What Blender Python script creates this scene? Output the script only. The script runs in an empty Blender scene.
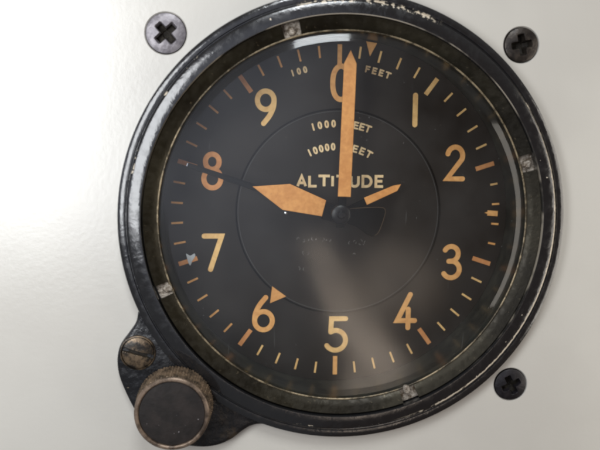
import bpy, bmesh, math, random
from mathutils import Matrix, Vector
random.seed(7)
PI = math.pi
S = 0.000187            # metres per drawing unit (dial is about 70 mm across)
WP = -16.0              # panel face, in drawing units below the bezel face
SC = bpy.context.scene
COL = SC.collection
R = math.radians

# ------------------------------------------------------------------ camera
def P3(u, v, w):        # drawing (right, up, towards viewer) -> world metres
    return Vector((u * S, -(w - WP) * S, v * S))
cam_d = bpy.data.cameras.new('camera')
cam = bpy.data.objects.new('camera', cam_d); COL.objects.link(cam)
RC = Matrix(((0.99700364, -0.03540329, -0.06877755), (0.04284198, 0.99302091, 0.10988189), (0.06440736, -0.11249921, 0.99156221)))
ML = Matrix(((1, 0, 0), (0, 0, -1), (0, 1, 0)))
m = (ML @ RC).to_4x4(); m.translation = P3(-96.721, 75.848, 740.129)
cam.matrix_world = m
cam_d.sensor_width = 36; cam_d.lens = 45.0
cam_d.clip_start = 0.002; cam_d.clip_end = 50
cam_d.dof.use_dof = True
cam_d.dof.focus_distance = 0.148
cam_d.dof.aperture_fstop = 22
SC.camera = cam

# ------------------------------------------------------------------ light
SC.view_settings.view_transform = 'Standard'
SC.view_settings.look = 'None'
SC.view_settings.exposure = 0.0
SC.view_settings.gamma = 1.0
world = bpy.data.worlds.new('World'); SC.world = world; world.use_nodes = True
def build_world():
    nt = world.node_tree; N = nt.nodes.new; L = nt.links.new; bg = nt.nodes['Background']
    def mt(op, a, b=None, clamp=False):
        n = N('ShaderNodeMath'); n.operation = op; n.use_clamp = clamp
        for k, v in enumerate((a, b)):
            if v is None: continue
            if hasattr(v, 'links'): L(v, n.inputs[k])
            else: n.inputs[k].default_value = v
        return n.outputs[0]
    def st(v, a, b):
        n = N('ShaderNodeMapRange'); n.interpolation_type = 'SMOOTHSTEP'; L(v, n.inputs[0]); n.inputs[1].default_value = a; n.inputs[2].default_value = b; return n.outputs[0]
    def mx(f, a, b):
        n = N('ShaderNodeMix'); n.data_type = 'RGBA'; L(f, n.inputs[0])
        for k, v in ((6, a), (7, b)):
            if hasattr(v, 'links'): L(v, n.inputs[k])
            else: n.inputs[k].default_value = (*v, 1)
        return n.outputs[2]
    tc = N('ShaderNodeTexCoord'); sp = N('ShaderNodeSeparateXYZ'); L(tc.outputs['Generated'], sp.inputs[0]); x, y, z = sp.outputs
    nz = N('ShaderNodeTexNoise'); L(tc.outputs['Generated'], nz.inputs['Vector']); nz.inputs['Scale'].default_value = 6; nz.inputs['Detail'].default_value = 2
    wob = mt('MULTIPLY', mt('SUBTRACT', nz.outputs['Fac'], .5), .03)
    dep = mt('MAXIMUM', mt('MULTIPLY', y, -1.0), .05)
    s_ = mt('ADD', mt('DIVIDE', x, dep), wob); t_ = mt('ADD', mt('DIVIDE', z, dep), wob)
    # a dim room: cool and lighter to the upper left, brown and dark to the right
    base = mx(st(s_, -.02, .24), mx(st(t_, -.34, -.04), WLL, WL), WR)
    base = mx(st(t_, .12, .9), base, WT)
    # pale sleeve and hand of whoever holds the camera, and its duller palm to the right
    down = mt('SUBTRACT', -.14, t_)
    sc_ = mt('ADD', mt('MULTIPLY', st(t_, -.16, -.30), .0), mt('ADD', .088, mt('MULTIPLY', mt('MINIMUM', mt('MAXIMUM', down, 0.0), .16), .62)))
    ax = mt('SUBTRACT', s_, sc_); wd = mt('ADD', mt('MULTIPLY', mt('MAXIMUM', down, 0.0), .16), .020)
    left = st(mt('DIVIDE', ax, wd), -1.25, -.75); right = mt('SUBTRACT', 1.0, st(mt('DIVIDE', ax, wd), .0, 1.5))
    cb = N('ShaderNodeCombineXYZ'); L(mt('MULTIPLY', mt('SUBTRACT', s_, mt('MULTIPLY', t_, -.5)), 42.0), cb.inputs[0]); L(mt('MULTIPLY', t_, 9.0), cb.inputs[1])
    n2 = N('ShaderNodeTexNoise'); L(cb.outputs[0], n2.inputs['Vector']); n2.inputs['Scale'].default_value = 1.0; n2.inputs['Detail'].default_value = 2
    streak = mt('ADD', .35, mt('MULTIPLY', st(n2.outputs['Fac'], .35, .65), .75))
    vert = mt('MULTIPLY', mt('SUBTRACT', 1.0, st(t_, -.16, -.115)), st(t_, -.62, -.30))
    hand = mt('MULTIPLY', mt('MULTIPLY', left, right), mt('MULTIPLY', vert, streak))
    px = mt('DIVIDE', mt('SUBTRACT', s_, .205), .085); py = mt('DIVIDE', mt('ADD', t_, .185), .075)
    palm = mt('SUBTRACT', 1.0, st(mt('SQRT', mt('ADD', mt('MULTIPLY', px, px), mt('MULTIPLY', py, py))), .3, 1.15))
    base = mx(mt('MULTIPLY', palm, mt('MULTIPLY', streak, .33)), base, WH)
    base = mx(hand, base, WH)
    L(base, bg.inputs['Color']); bg.inputs['Strength'].default_value = WS
WS = 1.0
WL = (.60, .63, .74); WLL = (.14, .14, .145); WR = (.07, .045, .030); WT = (.16, .15, .14); WH = (3.1, 2.55, 2.1)
build_world()

def area(name, pos, wid, hei, rad, col, aim=None):
    """rectangular lamp, sizes in drawing units, radiance rad; faces the panel squarely unless aimed"""
    d = bpy.data.lights.new(name, 'AREA'); d.shape = 'RECTANGLE'
    d.size = wid * S; d.size_y = hei * S; d.energy = rad * PI * d.size * d.size_y; d.color = col
    o = bpy.data.objects.new(name, d); COL.objects.link(o); o.location = P3(*pos)
    tgt = P3(*(aim or (pos[0], pos[1], 0)))
    o.rotation_euler = (tgt - o.location).to_track_quat('-Z', 'Y').to_euler()
    return o
area('window_light', (-575, 165, 750), 420, 600, 8.5, (0.96, 0.98, 1.0))
area('upper_window_light', (-90, 1760, 1500), 620, 760, 18.0, (0.93, 0.97, 1.0), (0, 0, 0))
area('right_fill_light', (740, -20, 260), 320, 760, 3.2, (1.0, 0.935, 0.84), (200, 0, -16))  # added fill without a known source, brightens the right of the panel

# ------------------------------------------------------------------ node helper
class NT:
    def __init__(s, name):
        s.m = bpy.data.materials.new(name); s.m.use_nodes = True
        s.t = s.m.node_tree; s.n = s.t.nodes; s.b = s.n['Principled BSDF']
        s.tc = s.n.new('ShaderNodeTexCoord')
        s.co = s.tc.outputs['Object']
    def _in(s, sock, v):
        if v is None: return
        if hasattr(v, 'is_linked') or hasattr(v, 'links'): s.t.links.new(v, sock)
        else: sock.default_value = v
    def math(s, op, a, b=None, c=None, clamp=False):
        n = s.n.new('ShaderNodeMath'); n.operation = op; n.use_clamp = clamp
        s._in(n.inputs[0], a); s._in(n.inputs[1], b); s._in(n.inputs[2], c)
        return n.outputs[0]
    def noise(s, period, detail=3, rough=.55, co=None, dist=0):
        n = s.n.new('ShaderNodeTexNoise'); s._in(n.inputs['Vector'], co or s.co)
        n.inputs['Scale'].default_value = 1 / (period * S); n.inputs['Detail'].default_value = detail
        n.inputs['Roughness'].default_value = rough; n.inputs['Distortion'].default_value = dist
        return n.outputs['Fac']
    def ramp(s, v, a, b, lo=0.0, hi=1.0):
        n = s.n.new('ShaderNodeMapRange'); n.interpolation_type = 'SMOOTHSTEP'
        s._in(n.inputs[0], v); n.inputs[1].default_value = a; n.inputs[2].default_value = b
        n.inputs[3].default_value = lo; n.inputs[4].default_value = hi
        return n.outputs[0]
    def mix(s, f, a, b):
        n = s.n.new('ShaderNodeMix'); n.data_type = 'RGBA'
        s._in(n.inputs[0], f)
        s._in(n.inputs[6], a if hasattr(a, 'links') else (*a, 1)); s._in(n.inputs[7], b if hasattr(b, 'links') else (*b, 1))
        return n.outputs[2]
    def sep(s, co=None):
        n = s.n.new('ShaderNodeSeparateXYZ'); s._in(n.inputs[0], co or s.co); return n.outputs
    def bump(s, h, strength, dist):
        n = s.n.new('ShaderNodeBump'); s._in(n.inputs['Height'], h)
        n.inputs['Strength'].default_value = strength; n.inputs['Distance'].default_value = dist * S
        s.t.links.new(n.outputs[0], s.b.inputs['Normal']); return n.outputs[0]
    def set(s, **k):
        names = dict(color='Base Color', rough='Roughness', metal='Metallic', spec='Specular IOR Level', coat='Coat Weight', coatr='Coat Roughness')
        for a, v in k.items():
            if isinstance(v, tuple): v = (*v, 1)
            s._in(s.b.inputs[names[a]], v)
        return s
    def polar(s):
        x, y, z = s.sep()
        r = s.math('DIVIDE', s.math('SQRT', s.math('ADD', s.math('MULTIPLY', x, x), s.math('MULTIPLY', z, z))), S)
        a = s.math('MULTIPLY', s.math('ARCTAN2', x, z), 180 / PI)      # clockwise degrees from the top
        return r, a

def simple(name, col, rough=.5, metal=0, spec=.5, var=.15, period=12, coat=0):
    t = NT(name); f = t.ramp(t.noise(period, 4), .3, .7)
    t.set(color=t.mix(f, tuple(c * (1 - var) for c in col), tuple(min(1, c * (1 + var)) for c in col)), metal=metal, spec=spec, coat=coat)
    t.set(rough=t.ramp(t.noise(period * .6, 3), .3, .7, max(.02, rough - .06), rough + .06))
    return t

M = {}
# panel paint: satin, fine orange peel
t = NT('panel_paint')
t.set(color=t.mix(t.ramp(t.noise(160, 3), .35, .65), (.54, .518, .470), (.58, .558, .506)), rough=.29, spec=1.0)
nn = t.math('ADD', t.noise(5.5, 2), t.math('MULTIPLY', t.noise(60, 2), .8))
t.bump(nn, .25, .5)
M['panel'] = t.m
# black stove enamel with wear where the rim meets the raised face
t = NT('bezel_enamel'); r, a = t.polar()
n1 = t.noise(5, 3, .6); n2 = t.noise(34, 2)
line = t.math('SUBTRACT', 1, t.ramp(t.math('ABSOLUTE', t.math('SUBTRACT', r, t.math('ADD', 214.6, t.math('MULTIPLY', t.math('SUBTRACT', n1, .5), 3)))), .5, 1.15))
wear = t.math('MULTIPLY', line, t.ramp(t.math('ADD', n2, t.math('MULTIPLY', n1, .35)), .79, .84))
right = t.math('MULTIPLY', t.ramp(a, 45, 80), t.ramp(a, 165, 150))
top = t.math('MULTIPLY', t.ramp(a, -17, -12), t.ramp(a, 24, 19))
wearR = t.math('MULTIPLY', t.math('MULTIPLY', line, right), t.ramp(t.math('ADD', n2, t.math('MULTIPLY', n1, .35)), .50, .56))
lineT = t.math('SUBTRACT', 1, t.ramp(t.math('ABSOLUTE', t.math('SUBTRACT', r, 214.6)), 1.6, 3))
wearT = t.math('MULTIPLY', t.math('MULTIPLY', lineT, top), t.ramp(n1, .5, .56))
inner = t.math('MULTIPLY', t.math('SUBTRACT', 1, t.ramp(t.math('ABSOLUTE', t.math('SUBTRACT', r, 201.4)), .25, .7)), t.ramp(n2, .42, .56, .03, .45))
spots = t.ramp(t.noise(7, 2, .5), .76, .78)
w = t.math('MAXIMUM', t.math('MAXIMUM', wear, wearR), t.math('MAXIMUM', wearT, t.math('MAXIMUM', inner, spots)))
t.set(color=t.mix(w, (.012, .012, .013), (.62, .54, .42)), rough=t.math('MAXIMUM', t.ramp(t.noise(9, 4, .6), .35, .7, .09, .27), t.math('MULTIPLY', w, .5)), spec=.8, coat=.25, coatr=.12)
t.bump(t.math('SUBTRACT', t.math('ADD', t.noise(14, 3, .6, dist=.6), t.math('MULTIPLY', t.noise(3.5, 3), .12)), t.math('MULTIPLY', w, .25)), .3, 1.2)
M['enamel'] = t.m
t = NT('flange_enamel')
ch = t.ramp(t.noise(6, 4, .6), .74, .77); br = t.ramp(t.noise(22, 4, .6), .52, .72)
t.set(color=t.mix(ch, t.mix(br, (.010, .010, .011), (.035, .026, .018)), (.45, .36, .25)), rough=t.ramp(t.noise(8, 4), .35, .7, .16, .42), spec=.5)
t.bump(t.noise(9, 4, .6), .6, 1.6)
M['flange'] = t.m
t = NT('retaining_ring_metal'); 
g = t.ramp(t.noise(70, 4, .5), .3, .72); sc = t.ramp(t.noise(4, 4, .7), .62, .75)
t.set(color=t.mix(sc, t.mix(g, (.013, .0105, .0065), (.034, .029, .018)), (.10, .08, .05)), rough=t.ramp(t.noise(7, 3), .3, .7, .30, .5), spec=.4, metal=.62)
t.bump(t.noise(5, 4, .6), .35, .7)
M['ring'] = t.m
t = NT('notch_metal')
t.set(color=t.mix(t.ramp(t.noise(6, 4, .7), .36, .62), (.09, .065, .04), (.38, .335, .28)), rough=.5, metal=.35)
t.bump(t.noise(2.2, 3), .8, 1.5); M['notch'] = t.m
t = NT('brass_bead')
t.set(color=t.mix(t.ramp(t.noise(26, 5, .75), .4, .62), (.05, .04, .025), (.34, .27, .17)), rough=.38, metal=.4)
t.bump(t.noise(4, 4), .6, 1.2); M['bead'] = t.m
t = NT('inner_wall_paint')
t.set(color=t.mix(t.ramp(t.noise(20, 4, .6), .35, .7), (.018, .020, .018), (.045, .045, .036)), rough=.32, spec=.55)
t.bump(t.noise(9, 3), .25, .8); M['wall'] = t.m
t = NT('dial_black')
fl = t.ramp(t.noise(3.2, 2, .5), .76, .79)
t.set(color=t.mix(fl, t.mix(t.math('MULTIPLY', t.ramp(t.noise(60, 3, .5), .3, .7), t.ramp(t.noise(1.3, 2), .3, .7, .5, 1.0)), (.012, .0092, .0072), (.020, .0155, .0125)), (.12, .10, .08)), rough=.62, spec=.22)
M['dial'] = t.m
M['line'] = simple('engraved_line', (.001, .001, .001), .8, spec=.05).m
M['line_light'] = simple('engraved_line_edge', (.06, .06, .06), .5).m
def paint(name, col):
    t = NT(name); f = t.ramp(t.math('ADD', t.math('MULTIPLY', t.noise(5, 4, .6), .5), t.math('MULTIPLY', t.noise(28, 3), .5)), .36, .62)
    ch = t.math('MULTIPLY', t.ramp(t.noise(2.6, 4, .7), .66, .74), .7)
    t.set(color=t.mix(ch, t.mix(f, (col[0] * .80, col[1] * .72, col[2] * .66), col), (.13, .07, .035)), rough=.65, spec=.3); t.bump(t.noise(1.6, 2), .3, .3); return t.m
M['cream'] = paint('cream_lume', (.86, .56, .23))
M['amber'] = paint('amber_lume', (.82, .43, .15))
M['orange'] = paint('orange_lume', (.68, .31, .115))
M['white'] = paint('ivory_lettering', (.86, .66, .38))
M['hand'] = paint('orange_hand_paint', (.79, .37, .115))
M['black'] = simple('hand_black', (.002, .002, .002), .5, spec=.12).m
M['hubm'] = simple('hub_black', (.004, .004, .005), .34, spec=.4).m
M['edge'] = simple('worn_brass_edge', (.07, .042, .02), .5).m
M['mark'] = simple('worn_mark_grey', (.11, .105, .10), .4).m
M['recess_dark'] = simple('grime_and_shade', (.020, .016, .011), .7, spec=.3, var=.4, period=3).m  # some dirt plus the shade of screw recesses, put into one near-black colour
M['pin'] = simple('pin_steel', (.75, .75, .76), .22, metal=1).m
M['pale_spot'] = simple('white_fleck', (.50, .52, .54), .8).m
t = NT('knob_brown'); x, y, z = t.sep()
gr = t.ramp(t.noise(9, 4, .65), .35, .65)
t.set(color=t.mix(gr, (.05, .036, .024), (.20, .14, .09)), metal=.55, rough=.42); t.bump(t.noise(3, 3), .3, .5); M['knob'] = t.m
t = NT('knob_rim'); gr = t.ramp(t.noise(12, 4, .65), .35, .62)
t.set(color=t.mix(gr, (.06, .042, .03), (.22, .16, .115)), metal=.45, rough=.40); t.bump(t.noise(2.5, 3), .35, .6); M['knob_rim'] = t.m
t = NT('knob_cap'); sp = t.ramp(t.noise(3.0, 2, .5), .735, .76)
t.set(color=t.mix(sp, t.mix(t.ramp(t.noise(14, 4), .35, .7), (.010, .008, .007), (.021, .016, .014)), (.28, .26, .26)), rough=.5, spec=.4); t.bump(t.noise(4, 4), .3, .7); M['knob_cap'] = t.m
t = NT('slot_screw_steel'); g = t.ramp(t.noise(9, 4, .65), .4, .66)
t.set(color=t.mix(g, (.020, .017, .014), (.17, .12, .075)), rough=.34, metal=.5); t.bump(t.noise(5, 3), .4, .9); M['slot'] = t.m
def scr(name, a, b, metal, rough):
    t = NT(name); g = t.ramp(t.noise(7, 4, .65), .38, .64)
    t.set(color=t.mix(g, a, b), rough=rough, metal=metal); t.bump(t.noise(3.5, 4), .5, .9); return t.m
M['screw_grey'] = scr('screw_grey', (.19, .175, .19), (.31, .29, .305), .35, .42)
M['screw_dark'] = scr('screw_dark', (.018, .014, .012), (.050, .040, .032), .45, .38)
M['screw_black'] = scr('screw_black', (.008, .007, .009), (.020, .017, .020), .3, .45)

# glass: clear sheet with a thin mirror reflection and a trace of dust
gm = bpy.data.materials.new('glass'); gm.use_nodes = True; nt = gm.node_tree; nt.nodes.clear()
N = nt.nodes.new; L = nt.links.new
out = N('ShaderNodeOutputMaterial'); tr = N('ShaderNodeBsdfTransparent'); gl = N('ShaderNodeBsdfGlossy'); df = N('ShaderNodeBsdfDiffuse')
tr.inputs[0].default_value = (.985, .99, .985, 1); gl.inputs['Roughness'].default_value = .075; df.inputs[0].default_value = (.6, .6, .6, 1)
lw = N('ShaderNodeLayerWeight'); lw.inputs[0].default_value = .5
pw = N('ShaderNodeMath'); pw.operation = 'POWER'; L(lw.outputs['Facing'], pw.inputs[0]); pw.inputs[1].default_value = 4.0
mr = N('ShaderNodeMath'); mr.operation = 'MULTIPLY_ADD'; L(pw.outputs[0], mr.inputs[0]); mr.inputs[1].default_value = .85; mr.inputs[2].default_value = .04
mx = N('ShaderNodeMixShader'); L(mr.outputs[0], mx.inputs[0]); L(tr.outputs[0], mx.inputs[1]); L(gl.outputs[0], mx.inputs[2])
tc = N('ShaderNodeTexCoord')
nz = N('ShaderNodeTexNoise'); L(tc.outputs['Object'], nz.inputs['Vector']); nz.inputs['Scale'].default_value = 1 / (70 * S); nz.inputs['Detail'].default_value = 5; nz.inputs['Roughness'].default_value = .6
mp = N('ShaderNodeMapRange'); L(nz.outputs['Fac'], mp.inputs[0]); mp.inputs[1].default_value = .35; mp.inputs[2].default_value = .75; mp.inputs[3].default_value = .001; mp.inputs[4].default_value = .014
def nmath(op, a, b):
    n = N('ShaderNodeMath'); n.operation = op
    for k, v in enumerate((a, b)):
        if hasattr(v, 'links'): L(v, n.inputs[k])
        else: n.inputs[k].default_value = v
    return n.outputs[0]
def speck(period, lo, hi, amp, stretch=None):
    z = N('ShaderNodeTexNoise'); z.inputs['Scale'].default_value = 1 / (period * S); z.inputs['Detail'].default_value = 1
    if stretch:
        mpn = N('ShaderNodeMapping'); mpn.inputs['Rotation'].default_value = (0, stretch[1], 0); mpn.inputs['Scale'].default_value = (1, 1, stretch[0]); L(tc.outputs['Object'], mpn.inputs[0]); L(mpn.outputs[0], z.inputs['Vector'])
    else: L(tc.outputs['Object'], z.inputs['Vector'])
    r_ = N('ShaderNodeMapRange'); L(z.outputs['Fac'], r_.inputs[0]); r_.inputs[1].default_value = lo; r_.inputs[2].default_value = hi; r_.inputs[4].default_value = amp
    return r_.outputs[0]
dust = nmath('ADD', mp.outputs[0], nmath('ADD', speck(3.0, .79, .82, .10), speck(2.4, .78, .83, .05, (.06, .9))))
mx2 = N('ShaderNodeMixShader'); L(dust, mx2.inputs[0]); L(mx.outputs[0], mx2.inputs[1]); L(df.outputs[0], mx2.inputs[2])
L(mx2.outputs[0], out.inputs[0]); M['glass'] = gm

# ------------------------------------------------------------------ mesh helpers
class MB:
    def __init__(s): s.v = []; s.f = []; s.mi = []; s.sm = []
    def add(s, vs, fs, mi=0, sm=False):
        o = len(s.v); s.v += [tuple(x) for x in vs]
        s.f += [tuple(i + o for i in f) for f in fs]; s.mi += [mi] * len(fs); s.sm += [sm] * len(fs); return s
    def lathe(s, prof, n=256, c=(0, 0), mi=0, sm=True, closed=True, a0=None, a1=None):
        """prof: (r, w) list; full turn, or an arc a0..a1 (clockwise degrees from top) with end caps"""
        arc = a0 is not None; k = len(prof); vs = []
        m_ = n + 1 if arc else n
        for i in range(m_):
            a = R(a0 + (a1 - a0) * i / n) if arc else 2 * PI * i / n
            for r, w in prof: vs.append((c[0] + r * math.sin(a), c[1] + r * math.cos(a), w))
        fs = []
        for i in range(n):
            j = (i + 1) if arc else (i + 1) % n
            for q in range(k if closed else k - 1):
                q2 = (q + 1) % k
                fs.append((i * k + q, i * k + q2, j * k + q2, j * k + q))
        s.add(vs, fs, mi, sm)
        if arc:
            s.add([vs[q] for q in range(k)], [tuple(range(k))], mi, False)
            s.add([vs[n * k + q] for q in range(k)], [tuple(range(k))], mi, False)
        return s
    def disc(s, r, w, n=128, c=(0, 0), mi=0):
        vs = [(c[0] + r * math.cos(2 * PI * i / n), c[1] + r * math.sin(2 * PI * i / n), w) for i in range(n)]
        return s.add(vs, [tuple(range(n))], mi)
    def prism(s, pts, layers, mi=0, sm=False):
        """stack of inset copies of a closed outline: layers [(inset, w), ...] bottom to top, capped"""
        n = len(pts); area_ = sum(pts[i][0] * pts[(i + 1) % n][1] - pts[(i + 1) % n][0] * pts[i][1] for i in range(n))
        if area_ < 0: pts = pts[::-1]
        nor = []
        for i in range(n):
            a = Vector(pts[i - 1]); b = Vector(pts[i]); c = Vector(pts[(i + 1) % n])
            e1 = (b - a); e2 = (c - b)
            e1 = e1.normalized() if e1.length else e2.normalized(); e2 = e2.normalized() if e2.length else e1
            n1 = Vector((-e1.y, e1.x)); n2 = Vector((-e2.y, e2.x)); q = n1 + n2
            q = q.normalized() if q.length > 1e-6 else n1
            nor.append(q / max(.4, q.dot(n1)))
        vs = []
        for ins, w in layers:
            vs += [(pts[i][0] + nor[i].x * ins, pts[i][1] + nor[i].y * ins, w) for i in range(n)]
        fs = [tuple(range(n))[::-1], tuple((len(layers) - 1) * n + i for i in range(n))]
        sides = []
        for l in range(len(layers) - 1):
            for i in range(n):
                j = (i + 1) % n; sides.append((l * n + i, l * n + j, (l + 1) * n + j, (l + 1) * n + i))
        o = len(s.v); s.add(vs, fs, mi, False); s.f += [tuple(i + o for i in f) for f in sides]; s.mi += [mi] * len(sides); s.sm += [sm] * len(sides)
        return s
    def stroke(s, pts, width, w0, h, round_=True, closed=False, mi=0):
        """a raised brush stroke along a polyline"""
        P = [Vector(p) for p in pts]; n = len(P); hw = width / 2; Lf = []; Rt = []
        for i in range(n):
            a = P[(i - 1) % n] if (closed or i) else None; b = P[(i + 1) % n] if (closed or i < n - 1) else None
            d1 = (P[i] - a).normalized() if a is not None else None; d2 = (b - P[i]).normalized() if b is not None else None
            d1 = d1 or d2; d2 = d2 or d1
            n1 = Vector((-d1.y, d1.x)); n2 = Vector((-d2.y, d2.x)); q = (n1 + n2).normalized(); q = q / max(.5, q.dot(n1))
            Lf.append(P[i] + q * hw); Rt.append(P[i] - q * hw)
        if closed:
            vs = [(*p, w0) for p in Lf] + [(*p, w0) for p in Rt] + [(*p, w0 + h) for p in Lf] + [(*p, w0 + h) for p in Rt]; fs = []
            for i in range(n):
                j = (i + 1) % n
                fs += [(2 * n + i, 2 * n + j, 3 * n + j, 3 * n + i), (i, j, 2 * n + j, 2 * n + i), (n + i, n + j, 3 * n + j, 3 * n + i), (i, j, n + j, n + i)]
            return s.add(vs, fs, mi)
        cap1, cap0 = [], []
        if round_:
            d = (P[-1] - P[-2]).normalized(); nn_ = Vector((-d.y, d.x))
            for k in range(1, 8):
                a = PI / 2 - PI * k / 8; cap1.append(P[-1] + (d * math.cos(a) + nn_ * math.sin(a)) * hw)
            d = (P[0] - P[1]).normalized(); nn_ = Vector((-d.y, d.x))
            for k in range(1, 8):
                a = PI / 2 - PI * k / 8; cap0.append(P[0] + (d * math.cos(a) + nn_ * math.sin(a)) * hw)
        # quad strip plus end fans keeps concave strokes clean
        vs = [(*p, w0 + h) for p in Lf] + [(*p, w0 + h) for p in Rt]
        fs = [(i, i + 1, n + i + 1, n + i) for i in range(n - 1)]
        s.add(vs, fs, mi)
        if round_:
            s.add([(*p, w0 + h) for p in [Lf[-1]] + cap1 + [Rt[-1]]], [tuple(range(len(cap1) + 2))], mi)
            s.add([(*p, w0 + h) for p in [Rt[0]] + cap0 + [Lf[0]]], [tuple(range(len(cap0) + 2))], mi)
        loop = Lf + cap1 + Rt[::-1] + cap0; k = len(loop)
        s.add([(*p, w0) for p in loop] + [(*p, w0 + h) for p in loop], [(i, (i + 1) % k, k + (i + 1) % k, k + i) for i in range(k)], mi)
        return s
    def build(s, name, mats, parent=None, base=(0, 0, WP), merge=True, sharp=28):
        """base = object origin in drawing units"""
        me = bpy.data.meshes.new(name); b = P3(*base)
        me.from_pydata([P3(*v) - b for v in s.v], [], s.f)
        for p, mi, sm in zip(me.polygons, s.mi, s.sm): p.material_index = mi; p.use_smooth = sm
        bm = bmesh.new(); bm.from_mesh(me)
        if merge: bmesh.ops.remove_doubles(bm, verts=bm.verts, dist=1e-8)
        bmesh.ops.recalc_face_normals(bm, faces=bm.faces); bm.to_mesh(me); bm.free(); me.set_sharp_from_angle(angle=R(sharp))
        for m_ in (mats if isinstance(mats, (list, tuple)) else [mats]): me.materials.append(m_)
        o = bpy.data.objects.new(name, me); COL.objects.link(o)
        if parent is not None:
            o.parent = parent; pb = parent.get('_b', (0, 0, WP)); o.location = b - P3(*pb)
        else: o.location = b
        o['_b'] = list(base)
        return o

def empty(name, base):
    o = bpy.data.objects.new(name, None); COL.objects.link(o); o.location = P3(*base); o['_b'] = list(base); o.empty_display_size = .005
    return o
def tag(o, label, cat, group=None, kind=None):
    if label: o['label'] = label
    if cat: o['category'] = cat
    if group: o['group'] = group
    if kind: o['kind'] = kind

def smooth(pts, n=8, closed=True):
    out = []; k = len(pts)
    for i in range(k if closed else k - 1):
        p0, p1, p2, p3 = [Vector(pts[(i + d) % k]) if closed else Vector(pts[min(max(i + d, 0), k - 1)]) for d in (-1, 0, 1, 2)]
        for j in range(n):
            t_ = j / n
            out.append(tuple(.5 * ((2 * p1) + (p2 - p0) * t_ + (2 * p0 - 5 * p1 + 4 * p2 - p3) * t_ ** 2 + (3 * p1 - p0 - 3 * p2 + p3) * t_ ** 3)))
    if not closed: out.append(tuple(pts[-1]))
    return out
def arc(cx, cy, rx, ry, a0, a1, n=18):
    return [(cx + rx * math.cos(R(a0 + (a1 - a0) * i / n)), cy + ry * math.sin(R(a0 + (a1 - a0) * i / n))) for i in range(n + 1)]

# ------------------------------------------------------------------ panel (setting)
p = MB(); n = 256; HR = 203.0; X0, X1, Y0, Y1 = -900, 900, -750, 750
def rect_pt(a):
    dx, dy = math.sin(a), math.cos(a); k = min((X1 if dx > 0 else -X0) / max(1e-9, abs(dx)), (Y1 if dy > 0 else -Y0) / max(1e-9, abs(dy)))
    return dx * k, dy * k
ins = [(HR * math.sin(2 * PI * i / n), HR * math.cos(2 * PI * i / n)) for i in range(n)]
outs = [rect_pt(2 * PI * i / n) for i in range(n)]
vs = [(*q, -16) for q in ins] + [(*q, -16) for q in outs] + [(*q, -34) for q in ins] + [(*q, -34) for q in outs]; fs = []
for i in range(n):
    j = (i + 1) % n
    fs += [(i, j, n + j, n + i), (2 * n + i, 2 * n + j, 3 * n + j, 3 * n + i), (i, j, 2 * n + j, 2 * n + i), (n + i, n + j, 3 * n + j, 3 * n + i)]
p.add(vs, fs)
def countersink(vals):
    mb = MB()
    for (x, y), r in vals: mb.lathe([(.01, -33), (.01, -10), (r + 2.2, -10), (r + 2.2, -15.4), (r + .7, -17.5), (r + .7, -33)], 96, (x, y))
    return mb
panel = p.build('instrument_panel', M['panel'])
cut = countersink([((-183.6, 175.7), 19.3), ((171.4, 182.6), 17.0), ((186.7, -170.1), 16.6)]).build('cutter', M['panel'])
bo = panel.modifiers.new('holes', 'BOOLEAN'); bo.object = cut; bo.operation = 'DIFFERENCE'; bo.solver = 'EXACT'
bpy.context.view_layer.update()
me_ = bpy.data.meshes.new_from_object(panel.evaluated_get(bpy.context.evaluated_depsgraph_get()))
panel.modifiers.clear(); panel.data = me_; bpy.data.objects.remove(cut, do_unlink=True)
for q in me_.polygons: q.use_smooth = False
tag(panel, None, None, kind='structure')

# ------------------------------------------------------------------ panel screws
def head(rad, w0, dome, recess, depth, rings=44, seg=192, c=(0, 0), sink=13):
    """domed screw head with a recess(x, y) -> 0..1 pressed into it"""
    mb = MB(); vs = [(c[0], c[1], w0 + dome - depth * recess(0, 0))]
    prof = []
    for i in range(1, rings + 1):
        r = rad * i / rings
        for k in range(seg):
            a = 2 * PI * k / seg; x, y = r * math.cos(a), r * math.sin(a)
            e = r / rad; h = dome * (1 - e * e) ** .8 if e < 1 else 0
            vs.append((c[0] + x, c[1] + y, w0 + h - depth * recess(x, y)))
    for k in range(seg):
        a = 2 * PI * k / seg; vs.append((c[0] + rad * math.cos(a), c[1] + rad * math.sin(a), w0 - sink))
    fs = [(0, 1 + k, 1 + (k + 1) % seg) for k in range(seg)]
    for i in range(rings):
        for k in range(seg):
            k2 = (k + 1) % seg; fs.append((1 + i * seg + k, 1 + (i + 1) * seg + k, 1 + (i + 1) * seg + k2, 1 + i * seg + k2))
    mb.add(vs, fs, 0, True)
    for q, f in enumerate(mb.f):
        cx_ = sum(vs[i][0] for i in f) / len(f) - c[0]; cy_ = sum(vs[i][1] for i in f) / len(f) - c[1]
        if math.hypot(cx_, cy_) < rad * .9 and recess(cx_, cy_) > .45: mb.mi[q] = 1  # recess faces take the darker colour, shade painted in
    return mb
def sstep(x, a, b):
    t_ = max(0, min(1, (x - a) / (b - a))); return t_ * t_ * (3 - 2 * t_)
def cross(rot, arm, hw):
    def f(x, y):
        c_, s_ = math.cos(rot), math.sin(rot); x, y = x * c_ + y * s_, -x * s_ + y * c_
        def bar(u, v): return (1 - sstep(abs(v), hw * .75, hw * 1.3)) * (1 - sstep(abs(u), arm * .8, arm * 1.08)) * (1 - .35 * abs(u) / arm)
        return min(1, max(bar(x, y), bar(y, x), 1.0 - sstep(math.hypot(x, y), hw * 1.0, hw * 2.0)))
    return f
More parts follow.
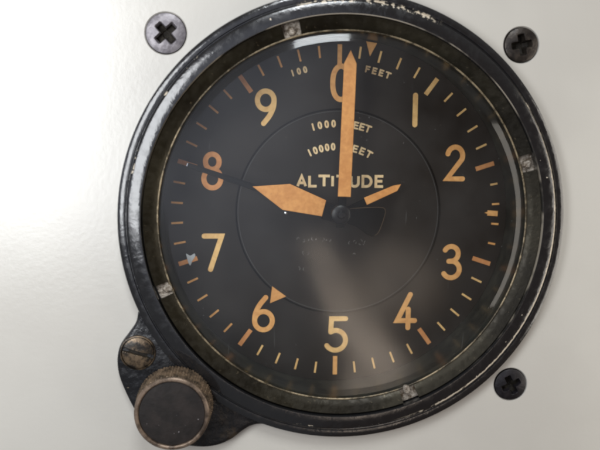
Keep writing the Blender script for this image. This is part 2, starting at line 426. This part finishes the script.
def panel_screw(pos, rad, rot, mat, label):
    root = empty('panel_screw', (*pos, WP))
    tag(root, label, 'screw', 'cross-head screws holding the altimeter to the panel')
    hd = head(rad, WP + .6, 3.0, cross(rot, rad * .60, rad * .17), 12.5, c=pos).build('screw_head', [mat, M['recess_dark']], root, (*pos, WP))
    return root
panel_screw((-183.6, 175.7), 19.3, R(44), M['screw_grey'], 'light grey cross-head screw in the panel beyond the upper left of the altimeter')
panel_screw((171.4, 182.6), 17.0, R(12), M['screw_dark'], 'dark brown cross-head screw with a glint in its recess, upper right of the altimeter')
panel_screw((186.7, -170.1), 16.6, R(28), M['screw_black'], 'black cross-head screw in the panel just outside the rim, nearest the numeral 4')

# ------------------------------------------------------------------ altimeter
alt = empty('altimeter', (0, 0, WP))
tag(alt, 'round black altimeter with orange hands and worn black bezel set in the pale panel', 'altimeter')

MB().lathe([(225.3, -15.9), (225.3, -4.6), (224.6, -3.0), (222.8, -2.1), (219.5, -1.7), (217.8, -1.8), (216.9, -2.9), (216.2, -2.9), (215.5, -1.4), (214.6, -.6), (213.6, -.2), (208, .55), (203.2, 1.1), (202.2, 1.0), (201.9, .4), (201.6, -.6), (201.6, -15.9)], 360, (-.4, -1.0)).build('bezel', M['enamel'], alt)

flange_out = [(-198, -84), (-201.5, -92), (-204, -100), (-206.0, -111), (-213.3, -123.1), (-221.0, -134.8), (-224.0, -149), (-222.6, -163.7), (-217.4, -179.2), (-204.9, -204.2), (-189.4, -224.0), (-166.8, -236.4), (-142.1, -240.9), (-122.8, -239.5), (-107, -232.6), (-95.6, -223.4), (-86.5, -217.6), (-75.3, -215.6), (-58, -219.6), (-38, -223.4), (-26, -219)]
so = smooth(flange_out, 6, False)
inn = [(206 * math.sin(R(a)), 206 * math.cos(R(a))) for a in [189, 197, 205, 213, 221, 229, 237, 243]]
MB().prism(so + inn, [(0, -15.8), (0, -9.5), (.7, -7.6), (2.4, -6.4), (5, -6.0)], sm=True).build('mounting_flange', M['flange'], alt)

# case: closed can behind the glass
MB().lathe([(188.6, -12.4), (200.6, -12.4), (200.6, -15.5), (196, -15.6), (196, -86), (.01, -86), (.01, -80), (188.6, -80)], 256).build('case', M['wall'], alt)

# retaining ring with four spanner notches
rr = MB()
prof = [(200.9, -2.4), (200.3, -2.0), (194, -4.6), (188.2, -7.2), (187.8, -7.7), (187.8, -11.9), (200.9, -11.9)]
low = [(200.9, -8.6), (193, -9.0), (187.8, -9.4), (187.8, -11.9), (200.9, -11.9)]
notches = [(-21.0, -15.8), (68.0, 73.2), (154.6, 159.6), (244.6, 248.6)]
for i, (a, b) in enumerate(notches):
    nx = notches[(i + 1) % 4][0] + (360 if i == 3 else 0)
    rr.lathe(prof, 90, a0=b, a1=nx)
    rr.lathe(low, 6, a0=a, a1=b, mi=1)
ring = rr.build('retaining_ring', [M['ring'], M['notch']], alt)
# loose bright metal showing in each notch
for a, r_ in ((-18.6, 193), (246.6, 190.5), (157.2, 190), (71.0, 193.5)):
    ca, sa = math.cos(R(a)), math.sin(R(a)); pts = []
    for k in range(14):
        th = 2 * PI * k / 14; e = 1 + random.uniform(-.18, .18)
        x, y = 4.0 * e * math.cos(th), 5.2 * e * math.sin(th)
        pts.append((r_ * sa + x * ca + y * sa, r_ * ca - x * sa + y * ca))
    MB().prism(pts, [(0, -8.8), (.3, -6.2), (1.6, -5.2)], sm=True).build('lug', M['notch'], alt)

bd = [(187.0 + .95 * math.cos(2 * PI * k / 10), -8.2 + .9 * math.sin(2 * PI * k / 10)) for k in range(10)]
MB().lathe(bd, 360).build('sealing_ring', M['bead'], alt)

MB().lathe([(186.0, -10.9), (185.6, -10.4), (181, -8.5), (176.3, -6.75), (.01, -6.75), (.01, -11.8), (186.0, -11.8)], 256).build('glass', M['glass'], alt, sharp=12)

# dial face
TH = R(-1.9)
DW = -73.0
dial = MB().lathe([(188.3, -79), (188.3, DW), (.01, DW), (.01, -79)], 256, sm=False).build('dial', M['dial'], alt)
sub = MB().lathe([(111, DW - .5), (111, DW + .5), (.01, DW + .5), (.01, DW - .5)], 192, (1.5, 1.0), sm=False)
sub = sub.build('altitude_disc', M['dial'], dial)
gl_ = MB().lathe([(111.1, DW + .1), (111.1, DW + .9), (112.7, DW + .9), (112.7, DW + .1)], 192, (1.5, 1.0)); gl_.lathe([(109.6, DW + .3), (109.6, DW + .8), (110.0, DW + .8), (110.0, DW + .3)], 192, (1.5, 1.0), mi=1)
gl_.build('disc_gap', [M['line'], M['line_light']], dial)

def tick(r0, r1, wd, name, mat, deg):
    a = R(deg) + TH; sa, ca = math.sin(a), math.cos(a)
    mb = MB().stroke([(r0 * sa, r0 * ca), (r1 * sa, r1 * ca)], wd, DW - .2, .7, round_=False)
    return mb.build(name, mat, dial)
majmat = ['amber', 'cream', 'orange', 'orange', 'orange', 'amber', 'orange', 'orange', 'orange', 'orange']
for i in range(10): tick(160.3, 181.4, 4.8, 'hundred_foot_mark', M[majmat[i]], i * 36)
for i in range(50):
    if i % 5 == 0: continue
    r0 = 168.0 if not 10 < i < 15 else 172.5
    tick(r0, 180.6, 2.1, 'twenty_foot_mark', M['cream' if 0 < i < 12 or 15 < i < 30 else 'amber'], i * 7.2)

# numerals as brush strokes; glyphs in a box one unit high
G = {
 '0': [('c', [(.25 + .25 * math.cos(R(a)) * (1 if True else 1), .5 + .5 * math.copysign(abs(math.sin(R(a))) ** .85, math.sin(R(a)))) for a in range(0, 360, 12)])],
 '1': [('o', [(0, 1), (0, 0)])],
 '2': [('o', arc(.28, .73, .26, .27, 168, -28, 22) + [(.02, 0), (.56, 0)])],
 '3': [('o', arc(.25, .765, .23, .235, 150, -80, 22) + [(.18, .525)]), ('o', [(.18, .5275)] + arc(.26, .265, .27, .265, 80, -150, 24))],
 '4': [('o', [(.42, 1), (0, .215), (.58, .215)]), ('o', [(.36, .56), (.36, 0)])],
 '5': [('o', [(.58, 1), (.14, 1), (.12, .58)]), ('o', [(.12, .58)] + arc(.27, .315, .315, .315, 96, -148, 26))],
 '6': [('c', arc(.29, .29, .28, .28, 0, 348, 29)), ('o', smooth([(.012, .32), (.04, .52), (.16, .76), (.36, 1)], 6, False))],
 '7': [('o', [(0, 1), (.56, 1), (.20, 0)])],
 '8': [('c', arc(.28, .775, .225, .225, 0, 348, 29)), ('c', arc(.28, .275, .28, .275, 0, 348, 29))],
 '9': [('c', arc(.29, .71, .28, .28, 0, 348, 29)), ('o', smooth([(.568, .68), (.54, .48), (.42, .24), (.22, 0)], 6, False))],
 'A': [('o', [(0, 0), (.38, 1), (.76, 0)]), ('o', [(.14, .32), (.62, .32)])],
 'L': [('o', [(0, 1), (0, 0), (.52, 0)])],
 'T': [('o', [(0, 1), (.78, 1)]), ('o', [(.39, 1), (.39, 0)])],
 'I': [('o', [(0, 1), (0, 0)])],
 'U': [('o', [(0, 1), (0, .34)] + arc(.33, .34, .33, .34, 180, 360, 14) + [(.66, 1)])],
 'D': [('c', [(0, 0), (0, 1), (.2, 1)] + arc(.30, .5, .42, .5, 90, -90, 16) + [(.2, 0)])],
 'E': [('o', [(.55, 1), (0, 1), (0, 0), (.55, 0)]), ('o', [(0, .52), (.48, .52)])],
 'F': [('o', [(.55, 1), (0, 1), (0, 0)]), ('o', [(0, .52), (.46, .52)])],
 'O': [('c', arc(.38, .5, .38, .5, 0, 345, 23))],
}
def glyph(mb, ch, x, y, hgt, rot, sw, w0, wscale=1.0, center=True, round_=True):
    st = G[ch]; xs = [q[0] for _, l in st for q in l]; cx = (min(xs) + max(xs)) / 2
    c_, s_ = math.cos(rot), math.sin(rot)
    for k, (kind, l) in enumerate(st):
        pts = []
        for a, b in l:
            a = (a - cx) * hgt * wscale; b = (b - .5) * hgt; pts.append((x + a * c_ + b * s_, y - a * s_ + b * c_))
        mb.stroke(pts, sw, w0, .5 + .12 * k, round_=round_, closed=(kind == 'c'))
nums = {'0': ((-14.8, 120.1), (9, 161.6), 'amber', 1.0), '1': ((77.3, 96.8), (81.6, 134.5), 'cream', 1), '2': ((117.3, 39.9), (137.5, 80.7), 'amber', .92), '3': ((120.0, -70.4), (141.6, -29.1), 'amber', .98),
        '4': ((71.0, -128.8), (94.2, -84.8), 'amber', .9), '5': ((-7.3, -156.5), (18.2, -114.5), 'cream', 1), '6': ((-88.4, -135.8), (-64.6, -92.9), 'amber', .95), '7': ((-145.3, -69.4), (-122.7, -26.7), 'cream', .92),
        '8': ((-148.9, 19.6), (-125.8, 62.0), 'orange', .9), '9': ((-93.8, 91.0), (-71.3, 131.8), 'cream', .92)}
for ch, (a, b, mt, ws) in nums.items():
    mb = MB(); sw = 5.5; glyph(mb, ch, (a[0] + b[0]) / 2, (a[1] + b[1]) / 2, abs(b[1] - a[1]) - sw - .6, TH, sw, DW - .2, ws)
    mb.build('numeral', M[mt], dial)

# lettering
def arc_text(items, r, hgt, sw, c=(0, 0)):
    mb = MB()
    for ch, deg in items:
        a = R(deg) + TH * 0; glyph(mb, ch, c[0] + r * math.sin(a), c[1] + r * math.cos(a), hgt, a + 0, sw, DW + .5, 1.15 if ch in 'EFT' else (.95 if ch == '0' else 1), round_=True)
    return mb
def spread(txt, a0, a1): return [(ch, a0 + (a1 - a0) * i / (len(txt) - 1)) for i, ch in enumerate(txt)]
arc_text(spread('100', -20.4, -15.4) , 158.5, 5.6, 1.7).build('lettering', M['white'], dial)
arc_text(spread('FEET', 9.2, 17.4), 158.5, 5.6, 1.7).build('lettering', M['white'], dial)
arc_text(spread('1000', -18.4, -5.2), 97.5, 6.4, 1.8).build('lettering', M['white'], dial)
arc_text(spread('FEET', 5.4, 17.2), 97.5, 6.4, 1.8).build('lettering', M['white'], dial)
arc_text(spread('10000', -27.2, -6.4), 72.8, 6.4, 1.8).build('lettering', M['white'], dial)
arc_text(spread('FEET', 6.5, 25.5), 72.8, 6.4, 1.8).build('lettering', M['white'], dial)
mb = MB()
word = [('A', -40.6, 1.03), ('L', -28.2, 1.34), ('T', -16.2, 1.42), ('I', -6.9, 1), ('T', 3.2, 1.4), ('U', 17.3, 1.1), ('D', 30.8, 1.14), ('E', 44.6, 1.3)]
for ch, x, ws in word: glyph(mb, ch, x, 35.3 - x * math.sin(TH), 11.2, TH, 2.9, DW + .5, ws, round_=False)
mb.build('lettering', M['white'], dial)
# worn, no longer legible stamping below the centre
mb = MB()
for x0, x1, y in ((-42, -2, -30), (16, 34, -31), (-36, -30, -46), (21, 23, -46), (-40, -30, -62)):
    x = x0
    while x < x1:
        for q in range(2):
            a0 = random.uniform(0, 360); ra = random.uniform(1.2, 2.2)
            mb.stroke(arc(x + random.uniform(-.8, .8), y + random.uniform(-1.4, 1.4), ra * .7, ra, a0, a0 + random.uniform(60, 130), 5), .55, DW + .45, .2 + .05 * q, round_=False)
        x += random.uniform(4.4, 6.2)
mb.build('worn_stamping', M['mark'], dial)

# index marks
MB().prism([(22.1, 186.0), (34.2, 184.6), (27.0, 170.0)], [(0, DW - .1), (.3, DW + .9)]).build('index_mark', M['amber'], dial)
MB().prism([(-68.3, -82.8), (-52.0, -93.9), (-69.8, -102.2)], [(0, DW + .3), (.3, DW + 1.6)]).build('index_mark', M['amber'], dial)
MB().prism([(163.7, 6.6), (167.2, 8.0), (167.2, 9.7), (179, 9.3), (179, 3.1), (167.2, 3.5), (167.2, 5.4)], [(0, DW - .1), (.3, DW + .9)]).build('index_mark', M['amber'], dial)
# pin and the white fleck
MB().lathe([(.01, DW + 5), (1.6, DW + 4.6), (2.7, DW + 3.2), (3.0, DW + 1.6), (3.0, DW)], 40, (-56.2, -1.2), closed=False).build('stop_pin', M['pin'], dial)
fk = smooth([(-163, -50), (-158.5, -52), (-154, -49.5), (-153, -53), (-156, -58), (-158, -63), (-160.5, -60), (-162, -55)], 5)
MB().prism(fk, [(0, DW - .1), (.4, DW + .8)]).build('pale_fleck', M['pale_spot'], dial)  # flat pale heart-shaped patch beside the seven

# ---- hands
def rot2(pts, deg):
    c_, s_ = math.cos(R(deg)), math.sin(R(deg)); return [(x * c_ + y * s_, -x * s_ + y * c_) for x, y in pts]
# ten thousand foot hand, lowest
d3 = Vector((66.4, 35.5)).normalized(); n3 = Vector((-d3.y, d3.x))
def along(d, n_, pts): return [tuple(d * a + n_ * b) for a, b in pts]
h3 = MB().prism(along(d3, n3, [(0, -3.4), (0, 3.4), (36, 3.9), (36, -3.9)]), [(0, -58.6), (.4, -57.4)]).build('short_hand', M['black'], alt)
o3 = Vector((27.9, 15.5))
d3b = (Vector((64.6, 33.2)) - o3).normalized(); n3b = Vector((-d3b.y, d3b.x))
MB().prism([tuple(o3 + d3b * a + n3b * b) for a, b in [(0, -4.2), (0, 4.2), (34, 3.6), (42.5, 1.6), (36, -3.4)]], [(0, -57.8), (0, -57.0), (.4, -56.6)]).build('hand_paint', M['hand'], h3)
# thousand foot hand: broad diamond, thin black extension, black counterweight
dm = Vector((-93.7, 27.2)).normalized(); nm = Vector((-dm.y, dm.x))
h2 = MB()
tip = Vector((-93.7, 27.2)); end = Vector((-161.5, 47.2)); e = (end - tip).normalized(); ne = Vector((-e.y, e.x))
h2.prism([tuple(tip - e * 30 + ne * 3.6), tuple(end + ne * 2.5), tuple(end - ne * 2.5), tuple(tip - e * 30 - ne * 3.6)], [(0, -48.9), (.3, -47.7)])
h2.prism([(-15, 14), (-20, -4), (0, -9), (6, 6)], [(0, -49.1), (.3, -47.6)])
h2 = h2.build('broad_hand', M['black'], alt)
MB().prism([(-93.7, 27.4), (-54.5, 31.6), (-15.5, 15.8), (-19.2, -1.4), (-61.3, 4.0)], [(0, -47.65), (0, -46.9), (.5, -46.5)]).build('hand_paint', M['hand'], h2)
MB().prism([tuple(end + ne * 2.0), tuple(end + e * 1.5 + ne * 1.8), tuple(end + e * 1.5 - ne * 1.8), tuple(end - ne * 2.0)], [(0, -48.6), (.3, -47.5)]).build('hand_tip', M['pin'], h2)
cw = smooth([(8, 7), (26, 9.5), (44, 10.5), (49, 8), (48.5, 0), (43.5, -16), (39, -20.5), (31, -19.5), (18, -11), (8, -7)], 6)
MB().prism(cw, [(0, -50.4), (0, -49.8), (.5, -49.4)]).build('counterweight', M['black'], h2)
MB().stroke(smooth([(10, 7.6), (26, 9.4), (43.5, 10.3), (48.4, 7.6), (47.8, 0), (43, -15.5), (39, -19.8)], 6, False), .55, -49.6, .45, round_=False).build('counterweight_edge', M['edge'], h2)
# hundred foot hand: long
h1 = MB().prism([(-4.6, -12), (4.6, -12), (5.4, 30), (-3.4, 30)], [(0, -39.4), (.4, -38.0)]).build('long_hand', M['black'], alt)
MB().prism([(-4.4, 20.9), (9.1, 21.0), (8.3, 158.2), (1.6, 171.5), (-4.7, 157.8)], [(0, -38.6), (0, -37.4), (.5, -36.9)]).build('hand_paint', M['hand'], h1)
# hub
MB().lathe([(.01, -31), (3, -31.2), (4.2, -32.2), (4.6, -34), (8.0, -34.3), (9.8, -35.4), (10.3, -37), (10.3, -43), (8.5, -44), (8.5, -51), (5, -52), (5, -72)], 64, (-.5, 2.2), closed=False).build('hub', M['hubm'], alt)

# ---- flange screw with straight slot
def slot(rot, hw):
    def f(x, y): return 1 - sstep(abs(-x * math.sin(rot) + y * math.cos(rot)), hw * .7, hw * 1.2)
    return f
SCp = (-203.0, -142.0)
fsn = head(15.6, -3.9, 1.9, slot(R(-14), 1.9), 3.4, c=SCp, sink=6).build('flange_screw', [M['slot'], M['recess_dark']], alt)
MB().lathe([(17.9, -6.3), (17.5, -3.6), (16.6, -3.2), (15.9, -6.3)], 96, SCp).build('screw_collar', M['slot'], fsn)

# ---- setting knob
KC = (-164.2, -191.6)
kn = MB(); nk, mk = 440, 60; w0k, w1k = -1.0, 27.5; vs = []
teeth = 40
for j in range(mk + 1):
    f = j / mk; w = w0k + (w1k - w0k) * f
    for i in range(nk):
        a = i / nk; z_ = (w - w0k) / (2 * PI * 36.2) * teeth
        p1 = (a * teeth + z_) % 1; p2 = (a * teeth - z_) % 1
        hgt = 1 - max(1 - abs(2 * p1 - 1), 1 - abs(2 * p2 - 1)) ** 1.0
        rr_ = 35.0 + 2.3 * hgt if 0 < j < mk else 34.8
        rr_ += 1.9 * (1 - f)
        vs.append((KC[0] + rr_ * math.sin(2 * PI * a), KC[1] + rr_ * math.cos(2 * PI * a), w))
fs = [(j * nk + i, (j + 1) * nk + i, (j + 1) * nk + (i + 1) % nk, j * nk + (i + 1) % nk) for j in range(mk) for i in range(nk)]
kn.add(vs, fs, 0, False); kn.lathe([(34.5, w0k), (20, w0k - 1), (20, -6.5), (.01, -6.5)], 96, KC, closed=False)
knob = kn.build('setting_knob', M['knob'], alt, (*KC, -6))
MB().lathe([(34.6, 27.3), (36.2, 28.2), (36.6, 29.6), (36.2, 31.2), (35.0, 32.2), (33.4, 32.3), (32.4, 31.6), (32.0, 30.0), (32.0, 27.3)], 128, KC).build('rim', M['knob_rim'], knob, (*KC, -6))
MB().lathe([(32.1, 30.0), (31.4, 30.5), (26, 30.8), (14, 31.0), (.01, 31.0), (.01, 28), (32.1, 28)], 96, KC).build('cap', M['knob_cap'], knob, (*KC, -6))

for o in bpy.data.objects:
    if '_b' in o: del o['_b']
SC.render.filter_size = 2.2; SC.cycles.pixel_filter_type = 'BLACKMAN_HARRIS'; SC.cycles.filter_width = 2.4
SC.cycles.max_bounces = 8; SC.cycles.transparent_max_bounces = 16
